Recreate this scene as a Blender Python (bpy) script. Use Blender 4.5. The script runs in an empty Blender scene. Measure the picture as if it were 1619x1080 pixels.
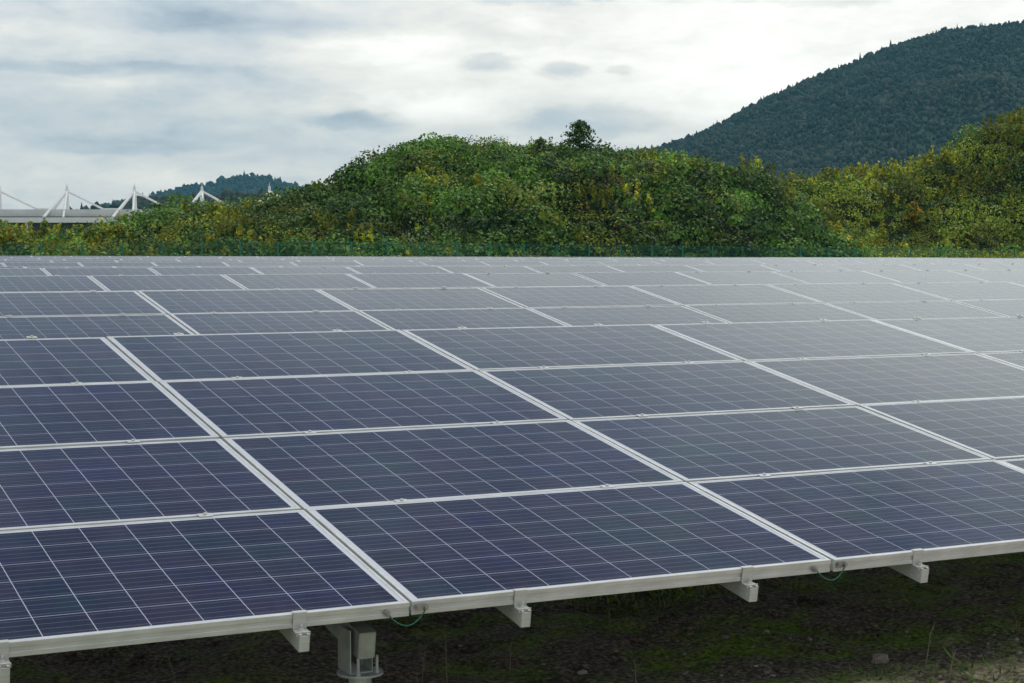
import bpy, bmesh, math, random
import numpy as np
from mathutils import Vector, Matrix
R = math.radians
random.seed(7)
rng = np.random.default_rng(11)
sc = bpy.context.scene
COL = sc.collection

# ------------------------------------------------------------------ camera
cd = bpy.data.cameras.new('camera')
cam = bpy.data.objects.new('camera', cd)
COL.objects.link(cam)
YAW, PITCH = R(27.0229), R(-2.9877)
cam.location = (-2.1973, -5.02203, 1.12114)
cam.rotation_euler = (math.pi / 2 + PITCH, 0, -YAW)
cd.sensor_width = 36.0
cd.lens = 36.0 * 2723.75 / 1619.0
cd.clip_start = 0.1
cd.clip_end = 6000
sc.camera = cam

# ------------------------------------------------------------------ world
SUN_AZ, SUN_EL = R(58), R(55)
w = bpy.data.worlds.new('World')
sc.world = w
w.use_nodes = True
nt = w.node_tree
nt.nodes.clear()


class NB:
    """small helper to write node maths"""
    def __init__(s, nt):
        s.nt = nt

    def n(s, kind, **kw):
        nd = s.nt.nodes.new(kind)
        for k, v in kw.items():
            setattr(nd, k, v)
        return nd

    def set(s, sock, v):
        if isinstance(v, bpy.types.NodeSocket):
            s.nt.links.new(v, sock)
        elif v is not None:
            sock.default_value = v

    def m(s, op, a, b=None, c=None, clamp=False):
        nd = s.n('ShaderNodeMath', operation=op, use_clamp=clamp)
        s.set(nd.inputs[0], a)
        if b is not None:
            s.set(nd.inputs[1], b)
        if c is not None:
            s.set(nd.inputs[2], c)
        return nd.outputs[0]

    def xyz(s, x, y, z=0.0):
        nd = s.n('ShaderNodeCombineXYZ')
        s.set(nd.inputs[0], x)
        s.set(nd.inputs[1], y)
        s.set(nd.inputs[2], z)
        return nd.outputs[0]

    def sep(s, v):
        nd = s.n('ShaderNodeSeparateXYZ')
        s.set(nd.inputs[0], v)
        return nd.outputs

    def noise(s, vec, scale=1.0, detail=4.0, rough=0.5, dist=0.0):
        nd = s.n('ShaderNodeTexNoise')
        s.set(nd.inputs['Vector'], vec)
        nd.inputs['Scale'].default_value = scale
        nd.inputs['Detail'].default_value = detail
        nd.inputs['Roughness'].default_value = rough
        nd.inputs['Distortion'].default_value = dist
        return nd.outputs

    def ramp(s, fac, stops):
        nd = s.n('ShaderNodeValToRGB')
        s.set(nd.inputs[0], fac)
        el = nd.color_ramp.elements
        while len(el) < len(stops):
            el.new(0.5)
        for e, (p, c) in zip(el, stops):
            e.position = p
            e.color = (c[0], c[1], c[2], 1)
        return nd.outputs[0]

    def mix(s, fac, a, b, mode='MIX'):
        nd = s.n('ShaderNodeMix', data_type='RGBA', blend_type=mode)
        s.set(nd.inputs[0], fac)
        for sock, v in ((nd.inputs[6], a), (nd.inputs[7], b)):
            if isinstance(v, (tuple, list)):
                v = (v[0], v[1], v[2], 1)
            s.set(sock, v)
        return nd.outputs[2]


def build_sky():
    b = NB(nt)
    tc = b.n('ShaderNodeTexCoord').outputs['Generated']
    x, y, z = b.sep(tc)
    K = 2723.75 * math.pi / 180                      # cloud map unit = 1/47.5 degree
    deg = 180 / math.pi
    az = b.m('MULTIPLY', b.m('ARCTAN2', x, y), deg)
    el = b.m('MULTIPLY', b.m('ARCSINE', z), deg)
    px = b.m('MULTIPLY', b.m('SUBTRACT', az, math.degrees(YAW)), K)
    py = b.m('MULTIPLY', el, K)
    # domain warp gives the ragged edges
    wv = b.xyz(b.m('DIVIDE', px, 210.0), b.m('DIVIDE', py, 75.0))
    wn = b.noise(wv, 1.0, 7.0, 0.6)
    wr, wg, wb = b.sep(wn['Color'])
    pxw = b.m('ADD', px, b.m('MULTIPLY', b.m('SUBTRACT', wr, 0.5), 210.0))
    pyw = b.m('ADD', py, b.m('MULTIPLY', b.m('SUBTRACT', wg, 0.5), 62.0))
    n1 = b.noise(b.xyz(b.m('DIVIDE', pxw, 360.0), b.m('DIVIDE', pyw, 88.0), 3.1), 1.0, 6.0, 0.55)['Fac']
    n2 = b.noise(b.xyz(b.m('DIVIDE', px, 120.0), b.m('DIVIDE', py, 34.0), 9.0), 1.0, 5.0, 0.55)['Fac']
    w2 = b.sep(b.noise(b.xyz(b.m('DIVIDE', px, 60.0), b.m('DIVIDE', py, 26.0), 5.5), 1.0, 6.0, .6)['Color'])
    pxs = b.m('MULTIPLY_ADD', b.m('SUBTRACT', w2[0], .5), 70.0, px)
    pys = b.m('MULTIPLY_ADD', b.m('SUBTRACT', w2[1], .5), 26.0, py)
    pxw = b.m('MULTIPLY_ADD', b.m('SUBTRACT', w2[0], .5), 60.0, pxw)
    pyw = b.m('MULTIPLY_ADD', b.m('SUBTRACT', w2[1], .5), 22.0, pyw)
    n3 = b.noise(b.xyz(b.m('DIVIDE', pxw, 120.0), b.m('DIVIDE', pyw, 50.0), 14.0), 1.0, 7.0, .62)['Fac']
    B = b.m('ADD', 0.765, b.m('MULTIPLY', b.m('SUBTRACT', n1, 0.5), 0.60))
    B = b.m('MULTIPLY_ADD', b.m('SUBTRACT', n3, .5), .42, B)
    # unseen sky behind the camera, brightened to light the vegetation
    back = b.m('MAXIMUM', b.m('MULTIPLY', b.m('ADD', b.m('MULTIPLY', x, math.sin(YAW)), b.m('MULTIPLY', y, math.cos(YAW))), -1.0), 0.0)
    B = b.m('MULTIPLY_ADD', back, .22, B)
    B = b.m('ADD', B, b.m('MULTIPLY', b.m('SUBTRACT', n2, 0.5), 0.34))
    blobs = [
        (330, 270, 400, 110, .40), (-190, 318, 150, 26, .30), (-110, 225, 120, 34, .30), (-330, 330, 60, 14, .06),
        (-440, 356, 210, 40, -.24), (-640, 280, 290, 16, -.20), (-610, 168, 270, 20, -.18),
        (-230, 206, 95, 19, -.26), (150, 396, 380, 15, -.26), (560, 386, 170, 16, -.18), (-41, 296, 58, 20, -.27),
        (86, 283, 52, 18, -.26), (172, 280, 26, 11, -.2), (140, 205, 200, 36, -.30), (-380, 272, 85, 17, -.12),
        (-560, 105, 330, 26, .05), (-750, 220, 120, 30, -.06), (-330, 235, 160, 12, .08),
        # broad glow of the veiled sun; unseen upper sky brightened for light and reflections
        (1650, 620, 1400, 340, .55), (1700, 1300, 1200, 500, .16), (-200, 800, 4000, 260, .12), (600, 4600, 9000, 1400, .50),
    ]
    for (cx, cy, rx, ry, a) in blobs:
        big = rx > 1000
        sm = rx <= 60
        dx = b.m('DIVIDE', b.m('SUBTRACT', px if big else (pxs if sm else pxw), float(cx)), float(rx))
        dy = b.m('DIVIDE', b.m('SUBTRACT', py if big else (pys if sm else pyw), float(cy)), float(ry))
        r2 = b.m('ADD', b.m('MULTIPLY', dx, dx), b.m('MULTIPLY', dy, dy))
        g = b.m('POWER', 2.71828, b.m('MULTIPLY', r2, -1.0))
        if a < 0 and not big:
            mr = b.n('ShaderNodeMapRange', interpolation_type='SMOOTHSTEP')
            b.set(mr.inputs[0], b.m('MULTIPLY_ADD', b.m('SUBTRACT', n3, .5), 1.5 if rx > 60 else 1.2, g))
            mr.inputs[1].default_value = .30
            mr.inputs[2].default_value = .98 if rx > 60 else .85
            g = mr.outputs[0]
        B = b.m('MULTIPLY_ADD', g, float(a), B)
    # unseen sky band, darkened to deepen the reflections in the near panels
    def step(a0, a1, v):
        mr = b.n('ShaderNodeMapRange', interpolation_type='SMOOTHSTEP')
        b.set(mr.inputs[0], v)
        mr.inputs[1].default_value = a0
        mr.inputs[2].default_value = a1
        return mr.outputs[0]
    dark_band = b.m('MULTIPLY', step(18.0 * K, 21.6 * K, pyw), b.m('SUBTRACT', 1.0, step(36 * K, 56 * K, pyw)))
    B = b.m('MULTIPLY_ADD', dark_band, -.50, B)
    n4 = b.noise(b.xyz(b.m('DIVIDE', pxw, 520.0), b.m('DIVIDE', pyw, 130.0), 31.0), 1.0, 5.0, .6)['Fac']
    B = b.m('MULTIPLY_ADD', b.m('MULTIPLY', b.m('SUBTRACT', n4, .5), step(9 * K, 15 * K, py)), .55, B)
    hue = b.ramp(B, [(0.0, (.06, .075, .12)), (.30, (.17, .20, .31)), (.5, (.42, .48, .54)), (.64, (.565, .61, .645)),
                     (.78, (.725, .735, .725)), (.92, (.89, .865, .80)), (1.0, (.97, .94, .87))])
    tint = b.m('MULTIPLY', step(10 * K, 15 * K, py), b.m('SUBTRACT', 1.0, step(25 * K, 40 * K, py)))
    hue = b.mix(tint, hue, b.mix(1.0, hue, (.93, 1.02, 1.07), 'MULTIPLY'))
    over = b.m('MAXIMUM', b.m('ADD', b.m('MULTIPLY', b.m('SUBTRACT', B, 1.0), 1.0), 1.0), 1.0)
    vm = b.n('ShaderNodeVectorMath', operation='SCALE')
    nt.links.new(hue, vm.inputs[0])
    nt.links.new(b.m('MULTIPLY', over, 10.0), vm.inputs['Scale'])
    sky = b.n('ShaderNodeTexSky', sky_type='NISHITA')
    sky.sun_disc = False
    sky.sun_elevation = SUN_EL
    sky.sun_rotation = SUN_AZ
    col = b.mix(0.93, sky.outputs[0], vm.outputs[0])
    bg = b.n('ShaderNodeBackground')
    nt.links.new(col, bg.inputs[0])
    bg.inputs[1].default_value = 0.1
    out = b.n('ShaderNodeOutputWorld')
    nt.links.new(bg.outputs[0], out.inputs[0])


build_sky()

# ------------------------------------------------------------------ sun
sd = bpy.data.lights.new('sun', 'SUN')
sd.energy = 0.9
sd.angle = R(25)
sd.color = (1.0, .96, .9)
so = bpy.data.objects.new('sun', sd)
COL.objects.link(so)
sv = Vector((math.sin(SUN_AZ) * math.cos(SUN_EL), math.cos(SUN_AZ) * math.cos(SUN_EL), math.sin(SUN_EL)))
so.rotation_euler = sv.to_track_quat('Z', 'Y').to_euler()
so.location = (40, 30, 40)
sc.view_settings.view_transform = 'Standard'
sc.view_settings.look = 'None'
sc.view_settings.gamma = 1
sc.view_settings.exposure = 0.3
sc.render.resolution_x = 1024
sc.render.resolution_y = 683


# ------------------------------------------------------------------ helpers
def new_mat(name):
    m = bpy.data.materials.new(name)
    m.use_nodes = True
    nb = NB(m.node_tree)
    p = m.node_tree.nodes['Principled BSDF']
    return m, nb, p


def mesh_obj(name, V, F, mats, parent=None, mi=None, smooth=False, uv=None, col=None):
    me = bpy.data.meshes.new(name)
    V = np.asarray(V, dtype=np.float32)
    if isinstance(F, np.ndarray):
        k = F.shape[1]
        me.vertices.add(len(V))
        me.vertices.foreach_set('co', V.ravel())
        me.loops.add(F.size)
        me.loops.foreach_set('vertex_index', F.astype(np.int32).ravel())
        me.polygons.add(len(F))
        me.polygons.foreach_set('loop_start', np.arange(0, F.size, k, dtype=np.int32))
        me.polygons.foreach_set('loop_total', np.full(len(F), k, dtype=np.int32))
        me.update(calc_edges=True)
    else:
        me.from_pydata([tuple(map(float, v)) for v in V], [], F)
    for m in (mats if isinstance(mats, (list, tuple)) else [mats]):
        me.materials.append(m)
    if mi is not None:
        me.polygons.foreach_set('material_index', np.asarray(mi, dtype=np.int32))
    if smooth:
        me.polygons.foreach_set('use_smooth', np.ones(len(me.polygons), dtype=bool))
    if uv is not None:
        l = me.uv_layers.new(name='uv')
        l.data.foreach_set('uv', np.asarray(uv, dtype=np.float32).ravel())
    if col is not None:
        a = me.color_attributes.new('tint', 'FLOAT_COLOR', 'POINT')
        c = np.ones((len(V), 4), dtype=np.float32)
        c[:, :3] = col
        a.data.foreach_set('color', c.ravel())
    o = bpy.data.objects.new(name, me)
    COL.objects.link(o)
    if parent:
        o.parent = parent
    return o


class MB:
    """collects boxes and tubes; build() links them as ONE mesh"""
    def __init__(s):
        s.v, s.f, s.mi = [], [], []

    def add(s, v, f, mi=0):
        o = len(s.v)
        s.v += [tuple(q) for q in v]
        s.f += [tuple(i + o for i in q) for q in f]
        s.mi += [mi] * len(f)

    def box(s, x0, y0, z0, x1, y1, z1, mi=0):
        v = [(x0, y0, z0), (x1, y0, z0), (x1, y1, z0), (x0, y1, z0), (x0, y0, z1), (x1, y0, z1), (x1, y1, z1), (x0, y1, z1)]
        s.add(v, [(0, 3, 2, 1), (4, 5, 6, 7), (0, 1, 5, 4), (1, 2, 6, 5), (2, 3, 7, 6), (3, 0, 4, 7)], mi)

    def tube(s, a, b, r, r2=None, n=10, mi=0, cap=True):
        a, b = Vector(a), Vector(b)
        r2 = r if r2 is None else r2
        d = (b - a).normalized()
        u = d.orthogonal().normalized()
        q = d.cross(u)
        v, f = [], []
        for i in range(n):
            t = 2 * math.pi * i / n
            k = u * math.cos(t) + q * math.sin(t)
            v.append(a + k * r)
            v.append(b + k * r2)
        for i in range(n):
            j = (i + 1) % n
            f.append((2 * i, 2 * j, 2 * j + 1, 2 * i + 1))
        if cap:
            f.append(tuple(2 * i for i in range(n))[::-1])
            f.append(tuple(2 * i + 1 for i in range(n)))
        s.add(v, f, mi)

    def path(s, pts, r, n=6, mi=0):
        pts = [Vector(p) for p in pts]
        for i in range(len(pts) - 1):
            ra = r[i] if isinstance(r, (list, tuple)) else r
            rb = r[i + 1] if isinstance(r, (list, tuple)) else r
            s.tube(pts[i], pts[i + 1], ra, rb, n, mi)

    def build(s, name, mats, parent=None, smooth=False, bevel=0.0):
        o = mesh_obj(name, s.v, s.f, mats, parent, s.mi, smooth)
        if bevel:
            bm = bmesh.new()
            bm.from_mesh(o.data)
            bmesh.ops.bevel(bm, geom=bm.edges[:], offset=bevel, segments=1, affect='EDGES', profile=0.5)
            bm.to_mesh(o.data)
            bm.free()
        return o


def tag(o, label=None, cat=None, group=None, kind=None):
    for k, v in (('label', label), ('category', cat), ('group', group), ('kind', kind)):
        if v:
            o[k] = v
    return o


def empty(name, loc, rz=0.0):
    o = bpy.data.objects.new(name, None)
    o.empty_display_size = 0.3
    COL.objects.link(o)
    o.location = loc
    o.rotation_euler = (0, 0, rz)
    return o


def link_copy(o, parent):
    c = o.copy()
    COL.objects.link(c)
    c.parent = parent
    return c


_perm = np.random.default_rng(3).random((256, 256))


def vnoise(x, y):
    xi, yi = np.floor(x).astype(int), np.floor(y).astype(int)
    fx, fy = x - xi, y - yi
    fx, fy = fx * fx * (3 - 2 * fx), fy * fy * (3 - 2 * fy)
    g = lambda a, b: _perm[a % 256, b % 256]
    return (g(xi, yi) * (1 - fx) + g(xi + 1, yi) * fx) * (1 - fy) + (g(xi, yi + 1) * (1 - fx) + g(xi + 1, yi + 1) * fx) * fy


def fbm(x, y, o=4):
    x, y = np.asarray(x, float), np.asarray(y, float)
    r, a, t = 0, 1, 0
    for i in range(o):
        r = r + a * vnoise(x * 2 ** i + 17 * i, y * 2 ** i + 31 * i)
        t += a
        a *= .5
    return r / t


# ------------------------------------------------------------------ materials
def mat_metal(name, base, metallic=.35, rough=.42, streak=.06, scale=(3, 40, 40)):
    m, b, p = new_mat(name)
    tc = b.n('ShaderNodeTexCoord').outputs['Object']
    mp = b.n('ShaderNodeMapping')
    mp.inputs['Scale'].default_value = scale
    m.node_tree.links.new(tc, mp.inputs[0])
    nz = b.noise(mp.outputs[0], 2.0, 6, .6)['Fac']
    nz2 = b.noise(tc, 7.0, 5, .6)['Fac']
    f = b.m('ADD', b.m('MULTIPLY', nz, .5), b.m('MULTIPLY', nz2, .5))
    lo = tuple(c * (1 - streak * 2.5) for c in base)
    hi = tuple(min(1, c * (1 + streak)) for c in base)
    c = b.ramp(f, [(.3, lo), (.62, hi)])
    b.set(p.inputs['Base Color'], c)
    p.inputs['Metallic'].default_value = metallic
    b.set(p.inputs['Roughness'], b.m('ADD', rough - .08, b.m('MULTIPLY', nz2, .16)))
    return m


M_ALU = mat_metal('anodised_aluminium', (.63, .64, .625), streak=.11)
M_ALUW = mat_metal('weathered_aluminium', (.55, .56, .53), .3, .5, .12)
M_STEEL = mat_metal('galvanised_steel', (.42, .44, .42), .35, .5, .16, (9, 9, 9))
M_BOLT = mat_metal('bolt_steel', (.35, .35, .34), .8, .35, .1)


def mat_cells():
    m, b, p = new_mat('solar_cells_under_glass')
    L = m.node_tree.links
    uvn = b.n('ShaderNodeUVMap', uv_map='uv').outputs[0]
    u, v, _ = b.sep(uvn)
    MX, MY, CX, CY = .0285, .0185, .1608, .1588
    cu = b.m('DIVIDE', b.m('SUBTRACT', u, MX), CX)
    cv = b.m('DIVIDE', b.m('SUBTRACT', v, MY), CY)
    iu, iv = b.m('FLOOR', cu), b.m('FLOOR', cv)
    fu, fv = b.m('FRACT', cu), b.m('FRACT', cv)
    du = b.m('ABSOLUTE', b.m('SUBTRACT', fu, .5))
    dv = b.m('ABSOLUTE', b.m('SUBTRACT', fv, .5))
    gu = b.m('GREATER_THAN', du, .4908)
    gv = b.m('GREATER_THAN', dv, .4905)
    # outside of the 10 x 6 cells: white backsheet margin
    ou = b.m('MAXIMUM', b.m('LESS_THAN', cu, 0.0), b.m('GREATER_THAN', cu, 10.0))
    ov = b.m('MAXIMUM', b.m('LESS_THAN', cv, 0.0), b.m('GREATER_THAN', cv, 6.0))
    white = b.m('MAXIMUM', b.m('MAXIMUM', gu, gv), b.m('MAXIMUM', ou, ov))
    # four busbars along the panel
    bb = b.m('ABSOLUTE', b.m('SUBTRACT', b.m('FRACT', b.m('MULTIPLY', fv, 4.0)), .5))
    bus = b.m('LESS_THAN', bb, .030)
    # fine fingers are averaged, crossing the busbars
    oi = b.n('ShaderNodeObjectInfo').outputs['Random']
    wn = b.n('ShaderNodeTexWhiteNoise', noise_dimensions='4D')
    L.new(b.xyz(iu, iv, 1.7), wn.inputs['Vector'])
    L.new(b.m('MULTIPLY', oi, 531.0), wn.inputs['W'])
    r1 = wn.outputs['Value']
    r2 = b.sep(wn.outputs['Color'])[1]
    cell = b.ramp(r1, [(.0, (.009, .022, .048)), (.18, (.007, .012, .052)), (.5, (.013, .013, .042)),
                       (.8, (.021, .015, .046)), (1.0, (.009, .026, .040))])
    # panel to panel shift of tone
    pan = b.ramp(oi, [(0, (.008, .012, .050)), (.35, (.017, .014, .036)), (.7, (.012, .014, .042)), (1, (.007, .021, .038))])
    cell = b.mix(.35, cell, pan)
    vo = b.n('ShaderNodeTexVoronoi')
    vo.inputs['Scale'].default_value = 60
    L.new(uvn, vo.inputs['Vector'])
    grain = b.sep(vo.outputs['Color'])[0]
    cell = b.mix(1.0, cell, b.ramp(b.m('ADD', b.m('MULTIPLY', grain, .5), b.m('MULTIPLY', r2, .5)), [(0, (.72, .72, .72)), (1, (1.3, 1.3, 1.3))]), 'MULTIPLY')
    cell = b.mix(1.0, cell, (.75, .72, .80), 'MULTIPLY')
    hv = b.n('ShaderNodeVectorMath', operation='ADD')
    L.new(b.n('ShaderNodeTexCoord').outputs['Object'], hv.inputs[0])
    L.new(b.xyz(b.m('MULTIPLY', oi, 91.0), b.m('MULTIPLY', oi, 57.0)), hv.inputs[1])
    patch = b.noise(hv.outputs[0], 1.9, 3, .6)['Fac']
    shift = b.ramp(patch, [(.34, (.60, 1.75, 1.05)), (.45, (1.0, 1.15, .95)), (.55, (1.30, 1.0, .98)), (.68, (.85, .95, 1.45))])
    cell = b.mix(1.0, cell, shift, 'MULTIPLY')
    c = b.mix(bus, cell, (.135, .14, .165))
    frm = b.m('MAXIMUM', ou, ov)
    c = b.mix(white, c, b.mix(frm, (.45, .47, .56), (.62, .64, .68)))
    # thin even dust, with faint run marks
    tc = b.n('ShaderNodeTexCoord').outputs['Object']
    mp = b.n('ShaderNodeMapping')
    mp.inputs['Scale'].default_value = (6, 1.2, 1)
    L.new(tc, mp.inputs[0])
    off = b.n('ShaderNodeVectorMath', operation='ADD')
    L.new(mp.outputs[0], off.inputs[0])
    L.new(b.xyz(b.m('MULTIPLY', oi, 77.0), b.m('MULTIPLY', oi, 31.0)), off.inputs[1])
    dn = b.noise(off.outputs[0], 1.6, 6, .65)['Fac']
    dust = b.m('MULTIPLY_ADD', dn, .075, -.024, clamp=True)
    # dirt gathers along the low edge of the glass
    low = b.m('POWER', 2.71828, b.m('MULTIPLY', v, -45.0))
    dust = b.m('ADD', dust, b.m('MULTIPLY', low, b.m('MULTIPLY', dn, .25)))
    c = b.mix(dust, c, (.33, .33, .31))
    sp = b.n('ShaderNodeTexVoronoi')
    sp.inputs['Scale'].default_value = 5.0
    L.new(off.outputs[0], sp.inputs['Vector'])
    sr = b.sep(sp.outputs['Color'])
    spot = b.m('MULTIPLY', b.m('LESS_THAN', sp.outputs['Distance'], b.m('MULTIPLY', sr[1], .035)), b.m('GREATER_THAN', sr[0], .80))
    c = b.mix(spot, c, (.42, .42, .40))
    b.set(p.inputs['Base Color'], c)
    p.inputs['Roughness'].default_value = .5
    p.inputs['Specular IOR Level'].default_value = 0.0
    p.inputs['Coat Weight'].default_value = 1.0
    p.inputs['Coat IOR'].default_value = 1.28
    b.set(p.inputs['Coat Roughness'], b.m('ADD', .07, b.m('MULTIPLY', dn, .12)))
    return m


M_CELL = mat_cells()


def mat_foliage(name, rough=.55, trans=.25, var=.35):
    m, b, p = new_mat(name)
    L = m.node_tree.links
    at = b.n('ShaderNodeAttribute', attribute_name='tint')
    geo = b.n('ShaderNodeNewGeometry')
    nz = b.noise(geo.outputs['Position'], 1.3, 3, .6)['Fac']
    f = b.ramp(nz, [(.3, (1 - var,) * 3), (.7, (1 + var,) * 3)])
    c = b.mix(1.0, at.outputs['Color'], f, 'MULTIPLY')
    b.set(p.inputs['Base Color'], c)
    p.inputs['Roughness'].default_value = rough
    p.inputs['Specular IOR Level'].default_value = .25
    tr = b.n('ShaderNodeBsdfTranslucent')
    L.new(c, tr.inputs[0])
    mx = b.n('ShaderNodeMixShader')
    mx.inputs[0].default_value = trans
    L.new(p.outputs[0], mx.inputs[1])
    L.new(tr.outputs[0], mx.inputs[2])
    L.new(mx.outputs[0], m.node_tree.nodes['Material Output'].inputs[0])
    return m


M_LEAF = mat_foliage('leaves')
M_FOREST = mat_foliage('far_forest', .8, 0.0, .3)


def mat_simple(name, stops, scale=3.0, rough=.8, detail=8, bump=0.0, metallic=0):
    m, b, p = new_mat(name)
    tc = b.n('ShaderNodeTexCoord').outputs['Object']
    nz = b.noise(tc, scale, detail, .62)['Fac']
    b.set(p.inputs['Base Color'], b.ramp(nz, stops))
    p.inputs['Roughness'].default_value = rough
    p.inputs['Metallic'].default_value = metallic
    if bump:
        bp = b.n('ShaderNodeBump')
        bp.inputs['Strength'].default_value = bump
        bp.inputs['Distance'].default_value = .02
        b.set(bp.inputs['Height'], nz)
        m.node_tree.links.new(bp.outputs[0], p.inputs['Normal'])
    return m


M_BARK = mat_simple('bark', [(.3, (.05, .035, .025)), (.7, (.12, .09, .065))], 9)
M_FENCE = mat_simple('green_coated_wire', [(.3, (.012, .15, .095)), (.7, (.02, .21, .14))], 4, .45)
M_WHITE = mat_simple('white_painted_steel', [(.3, (.70, .71, .70)), (.7, (.80, .81, .80))], .6, .5)
M_CONC = mat_simple('pale_roof_sheet', [(.3, (.50, .51, .50)), (.7, (.66, .66, .64))], .35, .7)
M_STALK = mat_simple('dry_stalk', [(.3, (.16, .13, .08)), (.7, (.30, .25, .16))], 20)
M_DARK = mat_simple('shaded_opening', [(.3, (.05, .055, .06)), (.7, (.09, .095, .10))], .5, .8)  # shade inside the open recess put into the base colour
M_WIRE = mat_simple('green_wire', [(.3, (.010, .10, .065)), (.7, (.015, .14, .09))], 30, .4)
M_UNDER = mat_simple('undergrowth', [(.3, (.006, .010, .004)), (.5, (.014, .022, .007)), (.7, (.026, .030, .010))], 1.6, .95)
M_HILL = mat_simple('wooded_hillside', [(.3, (.014, .028, .016)), (.7, (.03, .05, .025))], .05, .95)


def mat_ground():
    m, b, p = new_mat('soil_moss_and_gravel')
    L = m.node_tree.links
    tc = b.n('ShaderNodeTexCoord').outputs['Object']
    n_big = b.noise(tc, .55, 5, .6)['Fac']
    n_mid = b.noise(tc, 3.2, 7, .65)['Fac']
    n_fine = b.noise(tc, 45.0, 6, .7)['Fac']
    soil = b.ramp(n_fine, [(.34, (.016, .012, .010)), (.48, (.10, .080, .062)), (.56, (.25, .205, .155)), (.68, (.50, .43, .34))])
    moss = b.ramp(n_fine, [(.34, (.022, .042, .008)), (.48, (.13, .22, .028)), (.62, (.30, .40, .06))])
    mf = b.ramp(b.m('ADD', b.m('MULTIPLY', n_mid, .6), b.m('MULTIPLY', n_big, .4)), [(.46, (0, 0, 0)), (.56, (1, 1, 1))])
    c = b.mix(mf, soil, moss)
    vo = b.n('ShaderNodeTexVoronoi')
    vo.inputs['Scale'].default_value = 55
    L.new(tc, vo.inputs['Vector'])
    gr = b.ramp(b.sep(vo.outputs['Color'])[0], [(0, (.30, .24, .16)), (.5, (.56, .46, .32)), (1, (.78, .68, .52))])
    # gravelly verge in front of the panels on the right
    x, y, z = b.sep(tc)
    d = b.m('ADD', b.m('MULTIPLY', x, .30), b.m('MULTIPLY', y, -1.0))
    gfac = b.m('MULTIPLY', b.m('ADD', b.m('SUBTRACT', d, .35), b.m('MULTIPLY', b.m('SUBTRACT', n_mid, .5), 2.2)), 1.6, clamp=True)
    n_g = b.ramp(n_mid, [(.40, (0, 0, 0)), (.52, (1, 1, 1))])
    gfac = b.m('MULTIPLY', gfac, n_g)
    c = b.mix(gfac, c, gr)
    b.set(p.inputs['Base Color'], c)
    p.inputs['Roughness'].default_value = .95
    p.inputs['Specular IOR Level'].default_value = .2
    bp = b.n('ShaderNodeBump')
    bp.inputs['Strength'].default_value = .8
    bp.inputs['Distance'].default_value = .02
    b.set(bp.inputs['Height'], b.m('ADD', n_fine, b.m('MULTIPLY', vo.outputs['Distance'], .6)))
    L.new(bp.outputs[0], p.inputs['Normal'])
    return m


M_GROUND = mat_ground()

# ------------------------------------------------------------------ array data
TILT = R(9.66676)
U, V = 1.67767, 1.012
PW, PD, PH = 1.665, 0.992, 0.046
ROWS = 4
BZ, BY = 4 * V * math.sin(TILT), 4 * V * math.cos(TILT)
DZ = [0, .0996, .1546, .192, .165, .207, .228, .237, .241, .246, .261, .300]
XO = [0, 1.7426 - U, 2.7323 - U, 3.4185 - 2 * U, .9970, .0206, .6807, .6662, 1.1741, .7790, .9352, 1.2266]
YY = [0, 5.9962, 11.9892, 18.0036] + [6.0 * k for k in range(4, 12)]


def slope_x(k):
    return -.003 * max(0, k - 3) / 8


def ground_z(x, y):
    x, y = np.asarray(x, float), np.asarray(y, float)
    base = np.interp(y, [-50, 0, 12, 18, 60, 72, 82, 120, 400], [-.56, -.52, -.38, -.34, -.29, -.26, .02, .1, 0.])
    sl = np.interp(y, [20, 70, 100, 300], [0, -.003, -.003, 0])
    return base + sl * np.clip(x, 0, 100)


# ------------------------------------------------------------------ ground
def build_ground():
    xs = np.concatenate([[-3200, -1200, -600, -300, -120, -60, -30, -14], np.arange(-7, -2.5, .3), np.arange(-2.5, 6.5, .035),
                         np.arange(6.5, 14, .4), np.arange(15, 120, 5), [150, 250, 500, 900, 1500, 3200]])
    ys = np.concatenate([[-3200, -900, -300, -100, -40, -20, -12], np.arange(-8, -1, .4), np.arange(-1, 5.5, .035),
                         np.arange(5.5, 12, .5), np.arange(12, 130, 4), [150, 220, 400, 800, 1500, 3200]])
    X, Y = np.meshgrid(xs, ys)
    Z = ground_z(X, Y)
    near = np.clip(1 - np.hypot(X - 2, Y - 2) / 14, 0, 1)
    Z = Z + near * ((fbm(X * 1.3, Y * 1.3, 3) - .5) * .10 + (fbm(X * 9, Y * 9, 3) - .5) * .05)
    Vt = np.stack([X, Y, Z], -1).reshape(-1, 3)
    ny, nx = X.shape
    i = np.arange(ny - 1)[:, None] * nx + np.arange(nx - 1)[None]
    F = np.stack([i, i + 1, i + nx + 1, i + nx], -1).reshape(-1, 4)
    o = mesh_obj('ground', Vt, F, M_GROUND, smooth=True)
    tag(o, 'dark mossy soil with gravel patches under the solar panels', 'ground', kind='structure')


build_ground()


def near_ground(x, y):
    near = np.clip(1 - np.hypot(x - 2, y - 2) / 14, 0, 1)
    return ground_z(x, y) + near * ((fbm(x * 1.3, y * 1.3, 3) - .5) * .10 + (fbm(x * 9, y * 9, 3) - .5) * .05)


# ------------------------------------------------------------------ panel meshes
def panel_face_mesh():
    """glass with the cells, lies 1.5 mm below the rim of the frame; origin = lower left corner, z = 0 top of the frame"""
    e = .009
    z = -.0015
    zb = -.030
    v = [(e, e, z), (PW - e, e, z), (PW - e, PD - e, z), (e, PD - e, z),
         (e, e, zb), (PW - e, e, zb), (PW - e, PD - e, zb), (e, PD - e, zb)]
    f = [(0, 1, 2, 3), (7, 6, 5, 4), (0, 4, 5, 1), (1, 5, 6, 2), (2, 6, 7, 3), (3, 7, 4, 0)]
    uv = []
    for fc in f:
        for i in fc:
            uv.append((v[i][0], v[i][1]))
    return v, f, uv


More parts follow.
